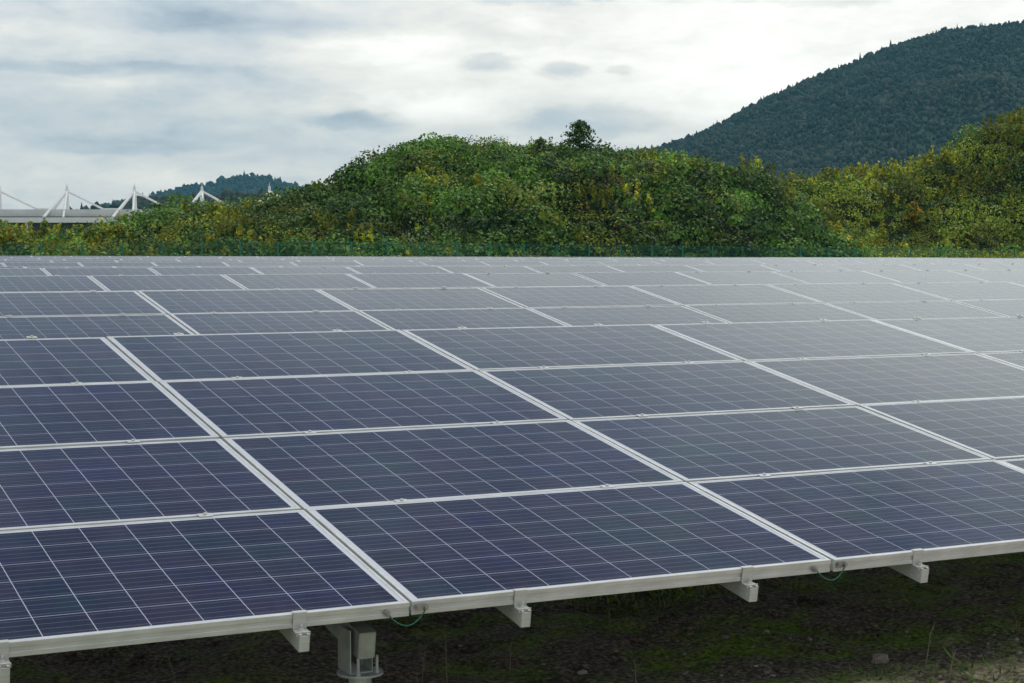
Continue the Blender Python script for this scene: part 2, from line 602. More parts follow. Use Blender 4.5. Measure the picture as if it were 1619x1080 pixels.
def frame_mb():
    m = MB()
    t, ts = .0105, .0125
    z0 = -PH
    for (x0, y0, x1, y1) in ((0, 0, PW, t), (0, PD - t, PW, PD), (0, t, ts, PD - t), (PW - ts, t, PW, PD - t)):
        m.box(x0, y0, z0, x1, y1, 0)
    # lower lip and the rib pressed in the outer face of the long sides
    m.box(.0, -.0040, z0 + .0, PW, 0, z0 + .015)
    m.box(.0, -.0040, -.016, PW, 0, -.0)
    m.box(ts, t, z0, PW - ts, t + .02, z0 + .002)
    return m


pv, pf, puv = panel_face_mesh()
proto_panel = mesh_obj('solar_panel', pv, pf, M_CELL, uv=puv)
proto_frame = frame_mb().build('frame', M_ALU, bevel=.0007)
cb = MB()
cb.box(-.026, -.0165, .0005, .026, .0165, .0045)
cb.box(-.020, -.0075, -.05, .020, .0075, .0005)
cb.tube((0, 0, .0045), (0, 0, .011), .0075, n=6)
proto_clamp = cb.build('clamp', M_ALU, bevel=.0006)
eb = MB()
eb.box(-.023, -.008, -.050, .023, -.0045, .0022)        # upright plate
eb.box(-.023, -.008, .0022, .023, .010, .0050)          # lip over the frame
eb.box(-.023, -.040, -.0535, .023, -.0082, -.050)       # foot on the rail
eb.box(-.023, -.0435, -.060, .023, -.040, -.046)
eb.tube((0, -.024, -.050), (0, -.024, -.043), .0085, n=6)
eb.tube((0, -.024, -.043), (0, -.024, -.030), .004, n=8)
eb.tube((0, -.024, -.0498), (0, -.024, -.0480), .012, n=14)
proto_end = eb.build('end_clamp', M_ALUW, bevel=.0006)
PROTOS = [proto_panel, proto_frame, proto_clamp, proto_end]


def joined_far_panel():
    m = MB()
    t, ts = .0105, .0125
    for (x0, y0, x1, y1) in ((0, 0, PW, t), (0, PD - t, PW, PD), (0, t, ts, PD - t), (PW - ts, t, PW, PD - t)):
        m.box(x0, y0, -PH, x1, y1, 0, 1)
    nf = len(m.f)
    uv = [(0, 0)] * (nf * 4)
    o = len(m.v)
    m.add(pv, pf, 0)
    uv = uv + list(puv)
    return m, uv


def rail_mb(length, w=.034, h=.056, t=.0028):
    """open-topped channel running up the slope; z = 0 is its top"""
    m = MB()
    m.box(-w / 2, 0, -h, -w / 2 + t, length, 0)
    m.box(w / 2 - t, 0, -h, w / 2, length, 0)
    m.box(-w / 2 + t, 0, -h, w / 2 - t, length, -h + t)
    m.box(-w / 2 + t, .002, -t, -w / 2 + .009, length, 0)
    m.box(w / 2 - .009, .002, -t, w / 2 - t, length, 0)
    m.box(-w / 2 + t, 0, -h + t, w / 2 - t, .0025, -.004)    # closed end
    return m


def to_slope(u, v, off=0.0):
    """point of a table in its own untilted frame; u in metres along the row, v metres up the slope, off above the glass"""
    return (u, v * math.cos(TILT) - off * math.sin(TILT), v * math.sin(TILT) + off * math.cos(TILT))


ORD = ['first', 'second', 'third', 'fourth', 'fifth', 'sixth', 'seventh', 'eighth', 'ninth', 'tenth', 'eleventh', 'twelfth']
LABELS = [
    'nearest row of dark blue solar panels, with rail ends jutting out over bare soil',
    'row of solar panels directly behind the nearest row, its two upper courses showing',
    'third row of solar panels from the front, a single course of cells visible',
    'fourth row of solar panels from the front, narrow strip behind the third row',
    'fifth row of solar panels from the front, seen as a very thin strip',
    'sixth row of solar panels from the front, grey-blue strip with short white seams',
    'seventh row of solar panels from the front, thin strip in the distance',
    'eighth row of solar panels from the front, hairline strip in the distance',
    'ninth row of solar panels from the front, hairline strip among far rows',
    'fourth row of solar panels counted back from the green fence',
    'row of solar panels second from the back, just before the last row',
    'last row of solar panels, its top edge right in front of the green fence',
]
# columns of each row that can be seen (x range of the back edge), metres
camx, camy = -2.1973, -5.02203


def xrange(k):
    y0, y1 = YY[k], YY[k] + BY
    lo = camx + (y0 - camy) * math.tan(YAW - R(16.6))
    lo = min(lo, camx + (y1 - camy) * math.tan(YAW - R(16.6)))
    hi = camx + (y1 - camy) * math.tan(YAW + R(16.6))
    mg = 1.2 if k > 0 else 1.5
    return lo - mg, hi + mg


def build_array(k):
    x0, x1 = xrange(k)
    xo = XO[k] % U
    c0 = int(math.floor((x0 - xo) / U))
    c1 = int(math.ceil((x1 - xo) / U))
    root = empty('solar_array', (xo + c0 * U, YY[k], DZ[k] + slope_x(k) * (xo + c0 * U)))
    tag(root, LABELS[k], 'solar array', 'parallel rows of tilted solar panels')
    n = c1 - c0
    cells = [(c, r) for r in range(ROWS - 1, -1, -1) for c in range(n)]
    near = k < 4
    limit = 100
    rot = (TILT, 0, 0)
    sx = slope_x(k)
    shown = cells[:limit]
    rest = cells[limit:]
    for (c, r) in shown:
        jx, jy, jz = random.uniform(-.002, .002), random.uniform(-.003, .003), random.uniform(-.0015, .0015)
        x, y, z = to_slope(c * U + jx + (U - PW) / 2, r * V + jy, jz)
        if near:
            p = link_copy(proto_panel, root)
            f = link_copy(proto_frame, p)
        else:
            p = link_copy(FAR_PROTO, root)
        p.location = (x, y, z + sx * c * U)
        # no two panels lie in quite the same plane
        p.rotation_euler = (TILT + random.uniform(-.0028, .0028), random.uniform(-.0018, .0018) - sx, 0)
    if rest:
        vs, fs, mi, uv = [], [], [], []
        for (c, r) in rest:
            base = len(vs)
            for (a, b_, d) in FAR_MB.v:
                x, y, z = to_slope(c * U + a + (U - PW) / 2, r * V + b_, d)
                vs.append((x, y, z + sx * c * U))
            fs += [tuple(i + base for i in q) for q in FAR_MB.f]
            mi += FAR_MB.mi
            uv += FAR_UV
        o = mesh_obj('lower_solar_panels', vs, fs, [M_CELL, M_ALU], root, mi, uv=uv)
        o['kind'] = 'stuff'
    # ---- rack
    L = ROWS * V
    if near:
        rp = rail_mb(L + .10).build('rail', M_ALUW, bevel=.0005)
        first = True
        for c in range(n):
            for fr in (.2355, .7755):
                x, y, z = to_slope(c * U + fr * U, -.056, -PH - .0045)
                if first:
                    rl = rp
                    rl.parent = root
                    first = False
                else:
                    rl = link_copy(rp, root)
                rl.location = (x, y, z)
                rl.rotation_euler = rot
                for r in range(0, ROWS + 1):
                    src = proto_end if r in (0,) else proto_clamp
                    q = link_copy(src, root)
                    vv = 0 if r == 0 else r * V - (V - PD) / 2 + (0 if r < ROWS else .004)
                    q.location = to_slope(c * U + fr * U, vv, .0)
                    q.rotation_euler = rot
    else:
        m = MB()
        for c in range(0, n):
            m.box(c * U + .39, .0, -.11, c * U + .43, L, -PH - .004)
        o = m.build('rail', M_ALUW, root)
        o.rotation_euler = (TILT, -sx, 0)
    for vv in (.85, 3.15):
        m = MB()
        zt = -PH - .0045 - .0575
        m.box(0, vv, zt - .05, n * U, vv + .04, zt)
        o = m.build('purlin', M_STEEL, root)
        o.rotation_euler = (TILT, -sx, 0)
    # girders up the slope, standing on brackets and ground screws
    gt = -.160
    c = (0 - c0) % 2
    gx = [(-.0426 + (c + 2 * i)) * U for i in range(-1, n // 2 + 1)]
    gx = [g for g in gx if 0 < g < n * U]
    if not near:
        gx = gx[::2]
    for g in gx:
        gb = MB()
        w_, h_, t_ = .060, .092, .004
        gb.box(g - w_ / 2, .163, gt - h_, g - w_ / 2 + t_, L - .2, gt)
        gb.box(g + w_ / 2 - t_, .163, gt - h_, g + w_ / 2, L - .2, gt)
        gb.box(g - w_ / 2 + t_, .163, gt - h_, g + w_ / 2 - t_, L - .2, gt - h_ + t_)
        gb.box(g - w_ / 2 + t_, .163, gt - t_, g + w_ / 2 - t_, L - .2, gt)
        gb.box(g - w_ / 2 + t_, .163, gt - h_ + t_, g + w_ / 2 - t_, .166, gt - t_)
        o = gb.build('girder', M_STEEL, root, bevel=.0015 if near else 0)
        o.rotation_euler = (TILT, -sx, 0)
        for vv in (.22, 3.2):
            X0, Y0, Z0 = to_slope(g, vv, gt - h_)
            Z0 += sx * g
            zf = Z0 - .062
            b2 = MB()
            # two upright cheeks on a flange plate
            b2.box(X0 - .050, Y0 - .035, zf, X0 - .045, Y0 + .075, Z0 + .085)
            b2.box(X0 + .030, Y0 - .030, zf, X0 + .034, Y0 + .075, Z0 + .07)
            b2.box(X0 - .045, Y0 - .035, zf, X0 + .030, Y0 + .075, zf + .006)
            o = b2.build('bracket', M_STEEL, root, bevel=.001 if near else 0)
            b3 = MB()
            b3.tube((X0, Y0, zf - .008), (X0, Y0, zf), .078, n=24)
            for (dx, dy) in ((-.030, -.058), (.044, -.040), (-.03, .055), (.03, .058)):
                b3.tube((X0 + dx, Y0 + dy, zf), (X0 + dx, Y0 + dy, zf + .058), .0055, n=8)
                b3.tube((X0 + dx, Y0 + dy, zf), (X0 + dx, Y0 + dy, zf + .008), .010, n=6)
            b3.build('flange', M_STEEL, root)
            b4 = MB()
            b4.tube((X0, Y0, -1.0 - DZ[k]), (X0, Y0, zf - .008), .038, n=20)
            b4.build('ground_screw', M_STEEL, root, smooth=False)
    # bonding wires along the front edge
    if k == 0:
        for c in range(1, n):
            m = MB()
            ux = c * U
            a = to_slope(ux - .085, -.006, -.028)
            e = to_slope(ux + .048, -.006, -.020)
            pts = []
            for i in range(15):
                t = i / 14
                pts.append((a[0] + (e[0] - a[0]) * t, a[1] - .012 - .010 * math.sin(math.pi * t), a[2] + (e[2] - a[2]) * t - .046 * math.sin(math.pi * t) ** .8))
            m.path(pts, .0026, 8)
            wv = m.build('bonding_wire', M_WIRE, root, smooth=True)
            for q in (a, e):
                t2 = MB()
                t2.tube((q[0], q[1] - .016, q[2]), (q[0], q[1] + .004, q[2]), .0065, n=6)
                t2.tube((q[0], q[1] - .0065, q[2]), (q[0], q[1] + .0005, q[2]), .011, n=16)
                if q is e:
                    t2.box(q[0] - .034, q[1] - .0055, q[2] - .009, q[0] - .004, q[1] - .001, q[2] + .011)
                    t2.tube((q[0] - .028, q[1] - .016, q[2] + .004), (q[0] - .028, q[1], q[2] + .004), .0055, n=6)
                t2.build('terminal', M_BOLT, wv)
    return root


FAR_MB, FAR_UV = joined_far_panel()
FAR_PROTO = mesh_obj('solar_panel', FAR_MB.v, FAR_MB.f, [M_CELL, M_ALU], mi=FAR_MB.mi, uv=FAR_UV)
PROTOS.append(FAR_PROTO)
for k in range(12):
    build_array(k)
for o in PROTOS:
    bpy.data.objects.remove(o, do_unlink=True)

# ------------------------------------------------------------------ fence
FA = np.array([9.645, 81.112])
FE = np.array([0.99855, -0.05382])
FN = np.array([0.05382, 0.99855])


def st(s, t):
    return FA[0] + FE[0] * s + FN[0] * t, FA[1] + FE[1] * s + FN[1] * t


def build_fence():
    s_top = [-6, 1.2, 4.1, 13.4, 23.6, 32.8, 42.9, 53.9, 66.8, 71]
    z_top = [1.46, 1.48, 1.51, 1.56, 1.62, 1.50, 1.41, 1.34, 1.27, 1.24]
    root = empty('wire_fence', (FA[0], FA[1], 0), math.atan2(FE[1], FE[0]))
    tag(root, 'low green wire mesh fence with slim posts between the last panels and the bank', 'fence')
    N = 40
    proto = None
    ss = [-6 + 2.0 * i for i in range(N)]
    zt = np.interp(ss, s_top, z_top)
    for i in range(N):
        if proto is None:
            m = MB()
            m.tube((0, 0, -1.9), (0, 0, .03), .042, n=8)
            m.tube((0, 0, .03), (0, 0, .05), .050, n=8)
            proto = m.build('post', M_FENCE, root)
            o = proto
        else:
            o = link_copy(proto, root)
        o.location = (ss[i], 0, zt[i] + (.22 if i == 15 else 0))
    for i in range(N - 1):
        m = MB()
        za, zb = zt[i], zt[i + 1]
        L = 2.0
        for j in range(1, 40):
            x = ss[i] + j * L / 40
            z = za + (zb - za) * j / 40
            m.box(x - .0026, -.0026, z - 1.5, x + .0026, .0026, z)
        for h in (0, .12, .24, .42, .6, .78, .96, 1.14, 1.32, 1.44):
            a = (ss[i], .004, za - h)
            b = (ss[i + 1], .004, zb - h)
            m.tube(a, b, .005 if h else .010, n=4, cap=False)
        m.build('mesh_panel', M_FENCE, root)


build_fence()

# ------------------------------------------------------------------ overgrown bank
RIDGE = [(-14, 2.6), (-0.4, 2.8), (6.7, 2.37), (8.9, 2.5), (11.2, 2.75), (13.1, 2.75), (15.0, 3.3), (17.4, 4.1), (19.4, 4.35), (22.2, 4.75),
         (23.9, 4.8), (25.1, 5.0), (26.4, 5.4), (28.1, 6.1), (29.6, 7.4), (31.1, 7.95), (32.9, 8.2), (34.7, 8.6), (36.9, 8.7),
         (39.7, 8.75), (42.1, 8.45), (44.4, 8.2), (46.4, 7.8), (49.3, 7.8), (51.8, 7.7), (53.4, 7.45), (56.5, 6.5), (59.6, 6.1),
         (65.0, 6.45), (71.8, 7.15), (75.3, 7.8), (78.2, 9.3), (80.0, 10.3), (83.6, 11.6), (88.6, 12.6), (101.9, 13.4), (115, 13)]
RS = np.array([a for a, b in RIDGE])
RH = np.array([b for a, b in RIDGE])


def bank(s, t):
    s, t = np.asarray(s, float), np.asarray(t, float)
    H = np.interp(s, RS, RH) - np.interp(s, [8, 20, 30, 36, 44], [.85, .95, .95, .95, .55])
    q_ = np.clip((s - 53) / 11, 0, 1)
    t0 = 1.2 + 8.5 * q_ * q_ * (3 - 2 * q_) * np.clip((92 - s) / 14, 0, 1)
    up = np.clip((t - t0) / (20 - t0), 0, 1)
    # the main mound is steep and full, the others lean back
    full = np.interp(s, [0, 22, 30, 45, 56, 66, 76, 84], [.9, .9, .62, .68, .85, 1.15, .95, .85])
    g = up ** full
    g = g * g * (3 - 2 * g) * .35 + g * .65
    back = np.clip((t - 21) / 24, 0, 1)
    g = g * (1 - back * back * (3 - 2 * back))
    z0 = ground_z(*st(s, t)) + .0
    z = z0 + (H - z0) * g
    # near spur running down from the main mound to the right
    sp = np.exp(-((s - 48) / 8.5) ** 2 - ((t - 8.5) / 5.5) ** 2)
    z = z + sp * 2.2 * (1 - up ** 3)
    lump = (fbm(s / 3.1 + 5, t / 3.1, 3) - .5) * 2.4 + (fbm(s / 1.3 + 9, t / 1.3, 2) - .5) * 1.3
    z = z + lump * np.clip(up * 5, .25, 1) * (1 - .7 * np.clip((up - .85) / .15, 0, 1)) * (1 - back)
    return z


def build_bank():
    s = np.arange(-30, 118, .5)
    t = np.concatenate([[-1.5, 0], np.arange(.6, 24, .45), np.arange(24, 52, 2)])
    S, T = np.meshgrid(s, t)
    X, Y = st(S, T)
    Z = bank(S, T) - .10
    Z[0] -= .3
    Z[-1] -= .6
    ny, nx = X.shape
    i = np.arange(ny - 1)[:, None] * nx + np.arange(nx - 1)[None]
    F = np.stack([i, i + 1, i + nx + 1, i + nx], -1).reshape(-1, 4)
    o = mesh_obj('embankment', np.stack([X, Y, Z], -1).reshape(-1, 3), F, M_UNDER, smooth=True)
    tag(o, 'earth bank behind the fence wholly overgrown with creepers and weeds', 'embankment', kind='structure')


build_bank()

PAL = {
    'kudzu': [(0.068, 0.169, 0.023), (0.086, 0.204, 0.029), (0.055, 0.137, 0.025), (0.112, 0.231, 0.040)],
    'dark': [(0.031, 0.081, 0.020), (0.040, 0.099, 0.025), (0.026, 0.065, 0.022)],
    'olive': [(0.159, 0.231, 0.032), (0.192, 0.257, 0.032), (0.135, 0.217, 0.026)],
    'yellow': [(0.221, 0.286, 0.026), (0.182, 0.260, 0.026), (0.312, 0.312, 0.026)],
    'brown': [(0.135, 0.109, 0.040), (0.181, 0.142, 0.050), (0.112, 0.075, 0.036)],
    'orange': [(0.452, 0.244, 0.026), (0.361, 0.272, 0.026)],
    'grey': [(0.135, 0.204, 0.090), (0.170, 0.231, 0.108)],
}


def leaf_quads(P, N, size, col, flat=.75, aspect=1.25):
    """P points, N rough normals -> one leaf-sized quad each"""
    n = len(P)
    rnd = rng.normal(size=(n, 3))
    nn = N * flat + rnd * (1 - flat) * 1.2
    nn /= np.linalg.norm(nn, axis=1, keepdims=True) + 1e-9
    a = np.cross(nn, rng.normal(size=(n, 3)))
    a /= np.linalg.norm(a, axis=1, keepdims=True) + 1e-9
    b = np.cross(nn, a)
    sz = np.asarray(size)[:, None] if np.ndim(size) else np.full((n, 1), size)
    a = a * sz * .5 * aspect
    b = b * sz * .5
    # rhombic leaf, folded a little along its midrib
    fold = nn * sz * .10
    q = np.stack([P - a, P - b * .9 + fold, P + a, P + b * .9 + fold], 1)
    c = np.repeat(col, 4, axis=0)
    return q.reshape(-1, 3), c


def quads_obj(name, Q, C_, mat=None, parent=None):
    F = np.arange(len(Q)).reshape(-1, 4)
    return mesh_obj(name, Q, F, mat or M_LEAF, parent, col=C_)


TONE = [1.0]


def pick(kind, n):
    p = np.array(PAL[kind])
    c = p[rng.integers(0, len(p), n)]
    return c * rng.uniform(.55, 1.4, (n, 1)) * rng.uniform(.7, 1.25) * np.array([[1.30, 1.13, .98]]) * TONE[0]


def clump(cx, cy, cz, r, h, n, kind, size, squash=1.0):
    """a dome of leaves: radius r, height h"""
    th = rng.uniform(0, 2 * np.pi, n)
    ph = np.arccos(rng.uniform(-.15, 1, n))
    rr = rng.uniform(.8, 1.06, n)
    d = np.stack([np.sin(ph) * np.cos(th), np.sin(ph) * np.sin(th), np.cos(ph)], 1)
    k = 1 + .28 * np.sin(3 * th + cx) * np.sin(ph)
    P = np.stack([cx + d[:, 0] * r * rr * k, cy + d[:, 1] * r * rr * k, cz + d[:, 2] * h * rr], 1)
    c = pick(kind, n)
    return leaf_quads(P, d, rng.uniform(.75, 1.25, n) * size, c)


def spikes(cx, cy, cz, h, n, kind, size, spread=.16, tip=None):
    """upright leafy stem, like goldenrod"""
    z = rng.uniform(0.05, 1, n)
    th = rng.uniform(0, 2 * np.pi, n)
    w_ = spread * (1.1 - z * .8)
    lx, ly = rng.normal(0, .08, 2)
    P = np.stack([cx + np.cos(th) * w_ + lx * z * h, cy + np.sin(th) * w_ + ly * z * h, cz + z * h], 1)
    d = np.stack([np.cos(th), np.sin(th), np.full(n, .6)], 1)
    c = pick('olive', n)
    top = z > .55
    c[top] = pick(kind, int(top.sum()))
    return leaf_quads(P, d, rng.uniform(.7, 1.2, n) * size, c, flat=.4, aspect=1.6)


def build_thicket():
    Q, C_ = [], []
    GQ, GC = [], []
    N = 4300
    gs, gt_ = np.meshgrid(np.arange(-6, 88, .86), 1.0 + 20.5 * np.linspace(0, 1, 44) ** .9)
    s = (gs + rng.uniform(-.42, .42, gs.shape)).ravel()
    t = (gt_ + rng.uniform(-.24, .24, gs.shape)).ravel()
    N = len(s)
    z = bank(s, t)
    x, y = st(s, t)
    reg = fbm(s / 6.5 + 3, t / 4.0 + 40, 3)
    reg2 = fbm(s / 3.0 + 13, t / 3.0 + 4, 3)
    tone = fbm(s / 2.6 + 51, t / 2.0 + 23, 3)
    H = np.interp(s, RS, RH)
    rel = (z - .2) / np.maximum(H, 1)
    for i in range(N):
        a, b_, u = reg[i], reg2[i], rng.random()
        TONE[0] = .66 + .88 * np.clip((tone[i] - .32) / .36, 0, 1)     # species and age patches
        edge = s[i] > 57 + .22 * t[i]
        yel = .05 + .22 * (b_ > .55) - .12 * (s[i] > 40) * (s[i] < 57) - .25 * (rel[i] > .8) * (s[i] < 50) + .14 * (s[i] > 58) * (rel[i] > .55)
        if s[i] < 12:
            yel += .06
        if a > .56:
            kind = 'kudzu' if u > .2 else 'dark'
            yel *= .5
            if edge and u > .45:
                kind = 'olive'
        elif a < .40:
            kind = 'brown' if u < .10 else ('olive' if u < .6 else 'dark')
        else:
            kind = 'kudzu' if u < .55 else ('olive' if u < .82 else ('dark' if u < .93 else 'grey'))
        if rng.random() < max(yel, 0):
            for j in range(4):
                q, c = spikes(x[i] + rng.normal(0, .35), y[i] + rng.normal(0, .35), z[i] - .1, rng.uniform(.9, 1.5), 24,
                              'yellow' if rng.random() < .997 else 'orange', .17)
                GQ.append(q)
                GC.append(c)
        if not edge and s[i] > 40 and kind != 'kudzu' and rng.random() < .6:
            kind = 'kudzu' if rng.random() < .7 else 'dark'
        if edge:
            TONE[0] *= 1.15
            if kind in ('dark', 'brown', 'kudzu') and rng.random() < .6:
                kind = 'olive'
        r = rng.uniform(.42, 1.0) if rng.random() < .84 else rng.uniform(1.1, 1.7)
        q, c = clump(x[i], y[i], z[i] - .15, r, r * rng.uniform(.6, 1.05), int(48 + 45 * r + 60 * r * r), kind, rng.uniform(.11, .23) if kind in ('kudzu', 'dark') else rng.uniform(.09, .16))
        Q.append(q)
        C_.append(c)
    o = quads_obj('creeper_thicket', np.concatenate(Q), np.concatenate(C_))
    tag(o, 'dense green creeper and shrub thicket covering the bank behind the fence', 'thicket', kind='stuff')
    o = quads_obj('goldenrod', np.concatenate(GQ), np.concatenate(GC))
    tag(o, 'yellow flowering weeds in loose patches across the green bank', 'weeds', kind='stuff')
    TONE[0] = 1.0
    # tall grass and weed stems breaking the skyline
    BQ, BC = [], []
    spots = [(s0, w_) for s0, w_ in ((31, .8), (33.2, .5), (38.2, .8), (39.8, .6), (42, .5), (43.4, .5), (46.8, .6), (48.4, .8), (50, 1.0), (51.5, 1.0),
                                      (53, .9), (55, .8), (58, 1.2), (61, 1.2), (64, 1.4), (67, 1.2), (69, 1), (24.3, .5), (28.0, .3), (76.8, .6), (80, .8), (12, .5), (14.5, .4), (19, .6))]
    for s0, w_ in spots:
        for j in range(60 if 49 < s0 < 68 else 13):
            ss, tt = s0 + rng.normal(0, w_), 20 + rng.normal(0, .8)
            bx, by = st(ss, tt)
            bz = float(bank(ss, tt))
            h = rng.uniform(.5, 1.25)
            lean = rng.normal(0, .22, 2)
            nseg = 3
            wd = .022
            ca, sa = math.cos(rng.uniform(0, 3.14)), math.sin(rng.uniform(0, 3.14))
            col = pick('grey' if rng.random() < .3 else 'olive', 1)[0]
            for g in range(nseg):
                z0, z1 = g / nseg, (g + 1) / nseg
                p0 = np.array([bx + lean[0] * z0 ** 2 * h, by + lean[1] * z0 ** 2 * h, bz - .1 + z0 * h])
                p1 = np.array([bx + lean[0] * z1 ** 2 * h, by + lean[1] * z1 ** 2 * h, bz - .1 + z1 * h])
                sd_ = np.array([ca, sa, 0]) * wd
                BQ.append(np.array([p0 - sd_ * (1 - z0 * .6), p0 + sd_ * (1 - z0 * .6), p1 + sd_ * (1 - z1 * .6), p1 - sd_ * (1 - z1 * .6)]))
                BC.append(np.repeat(col[None], 4, 0))
            q, c = spikes(bx + lean[0] * h * .8, by + lean[1] * h * .8, bz + h * .45, h * .55, 9, 'grey' if j % 3 else 'yellow', .10, .06)
            BQ.append(q)
            BC.append(c)
    o = quads_obj('tall_grass', np.concatenate(BQ), np.concatenate(BC))
    tag(o, 'tall grass and weed stems standing along the crest of the bank', 'grass', kind='stuff')


build_thicket()


def branchy_tree(name, label, cat, x, y, z, h, r, kinds, n_leaf, size, shape='cone', group=None, trunk_h=.9):
    root = empty(name, (x, y, z))
    tag(root, label, cat, group)
    m = MB()
    m.path([(0, 0, -.5), (.03, .02, h * .3), (-.02, .03, h * .62), (.02, 0, h * trunk_h)], [.035 * h * .6, .028 * h * .6, .018 * h * .6, .006 * h], 7)
    Q, C_ = [], []
    nb = 16
    for i in range(nb):
        f = .12 + .82 * i / nb
        th = i * 2.4 + rng.uniform(-.4, .4)
        if shape == 'cone':
            reach = r * (1 - f) ** .75 * rng.uniform(.8, 1.1) + .12 * r
        else:
            reach = r * math.sqrt(max(.05, 1 - (2 * f - .95) ** 2)) * rng.uniform(.8, 1.05)
        tip = Vector((math.cos(th) * reach, math.sin(th) * reach, f * h + .18 * reach))
        m.path([(0, 0, f * h * .92), tuple(tip * .55 + Vector((0, 0, f * h * .45))), tuple(tip)], [.012 * h * .5, .008 * h * .5, .003 * h], 5)
        nc = 3
        for j in range(nc):
            g = (j + 1.0) / nc
            cc = Vector((tip.x * g, tip.y * g, f * h + (tip.z - f * h) * g))
            cr = r * (.34 if shape == 'cone' else .36) * rng.uniform(.7, 1.1)
            q, c = clump(cc.x, cc.y, cc.z - cr * .3, cr, cr * .8, n_leaf, kinds[rng.integers(0, len(kinds))], size)
            Q.append(q)
            C_.append(c)
    q, c = clump(0.02, 0, h * .9, r * .16, h * .13, n_leaf // 2, kinds[0], size)
    Q.append(q)
    C_.append(c)
    m.build('trunk', M_BARK, root)
    quads_obj('crown', np.concatenate(Q), np.concatenate(C_), M_LEAF, root)
    return root


def tree_at(s, t, **kw):
    x, y = st(s, t)
    branchy_tree(x=x, y=y, z=float(bank(s, t)) - .1, **kw)


tree_at(44.5, 18.6, name='young_tree', label='dark green young tree standing up from the crest of the bank', cat='tree',
        h=2.5, r=1.3, kinds=['dark', 'dark', 'kudzu'], n_leaf=44, size=.13)
tree_at(41.8, 19.0, name='young_tree', label='small pointed dark tree left of the taller young tree on the crest', cat='tree',
        h=1.5, r=.45, kinds=['dark', 'grey'], n_leaf=20, size=.11)
tree_at(26.1, 18.8, name='round_shrub', label='round leafy shrub capping the left shoulder of the bank', cat='shrub',
        h=1.45, r=1.0, kinds=['kudzu', 'dark', 'kudzu'], n_leaf=50, size=.15, shape='round')
tree_at(69.4, 15.0, name='sapling', label='yellow and orange topped sapling on the low saddle below the mountain', cat='sapling',
        h=1.9, r=.8, kinds=['yellow', 'orange', 'olive'], n_leaf=26, size=.13)
tree_at(8.6, 15.5, name='sapling', label='thin spiky sapling in front of the white building at far left', cat='sapling',
        h=2.3, r=.5, kinds=['olive', 'kudzu'], n_leaf=12, size=.12)
tree_at(24.2, 17.5, name='sapling', label='slender upright sapling just left of the round shrub', cat='sapling',
        h=1.9, r=.35, kinds=['olive', 'grey'], n_leaf=10, size=.11)
tree_at(12.4, 14.0, name='bush', label='yellow green bush in front of the second white mast', cat='bush',
        h=1.5, r=1.0, kinds=['yellow', 'olive', 'kudzu'], n_leaf=34, size=.13, shape='round')
tree_at(18.8, 16.0, name='bush', label='tall yellow green bush hiding the foot of the fourth white mast', cat='bush',
        h=2.0, r=.9, kinds=['olive', 'yellow', 'kudzu'], n_leaf=34, size=.13)
tree_at(4.6, 6.0, name='bush', label='bright yellow green bush at the left edge behind the fence', cat='bush',
        h=1.8, r=1.6, kinds=['yellow', 'olive', 'olive'], n_leaf=44, size=.14, shape='round')


# ------------------------------------------------------------------ wooded mountain and far hills
def ico():
    bm = bmesh.new()
    bmesh.ops.create_icosphere(bm, subdivisions=1, radius=1)
    v = np.array([p.co[:] for p in bm.verts])
    f = np.array([[q.index for q in fc.verts] for fc in bm.faces])
    bm.free()
    return v, f


IV, IF = ico()


def forest(name, P, radius, cols, label, conifer=.1, squash=1.1):
    n = len(P)
    Vv = np.empty((n, len(IV), 3), np.float32)
    Cc = np.empty((n, len(IV), 3), np.float32)
    for i in range(n):
        k = 1 + rng.uniform(-.45, .45, (len(IV), 1))
        v = IV * k
        rr = radius * min(1.9, rng.lognormal(-.12, .32))
        if rng.random() < conifer:
            zz = (v[:, 2:3] + 1) / 2
            v = v * np.array([[.62, .62, 1.5]]) * np.concatenate([1.25 - zz, 1.25 - zz, np.ones_like(zz)], 1)
        else:
            v = v * np.array([[1, 1, squash]])
        Vv[i] = v * rr + P[i]
        pt = float(fbm(P[i][0] / 60, P[i][1] / 60 + P[i][2] / 25, 3))
        base = np.array(cols[min(len(cols) - 1, int(len(cols) * (pt * .7 + rng.random() * .45)))]) * rng.uniform(.65, 1.25) * (.42 + .95 * pt)
        Cc[i] = base[None] * rng.uniform(.85, 1.15, (len(IV), 1))
    F = (IF[None] + (np.arange(n) * len(IV))[:, None, None]).reshape(-1, 3)
    o = mesh_obj(name, Vv.reshape(-1, 3), F, M_FOREST, col=Cc.reshape(-1, 3))
    tag(o, label, 'forest', kind='stuff')
    return o


GREENS = [(.007, .022, .015), (.010, .028, .017), (.015, .036, .019), (.026, .040, .021), (.016, .030, .022), (.034, .038, .024)]


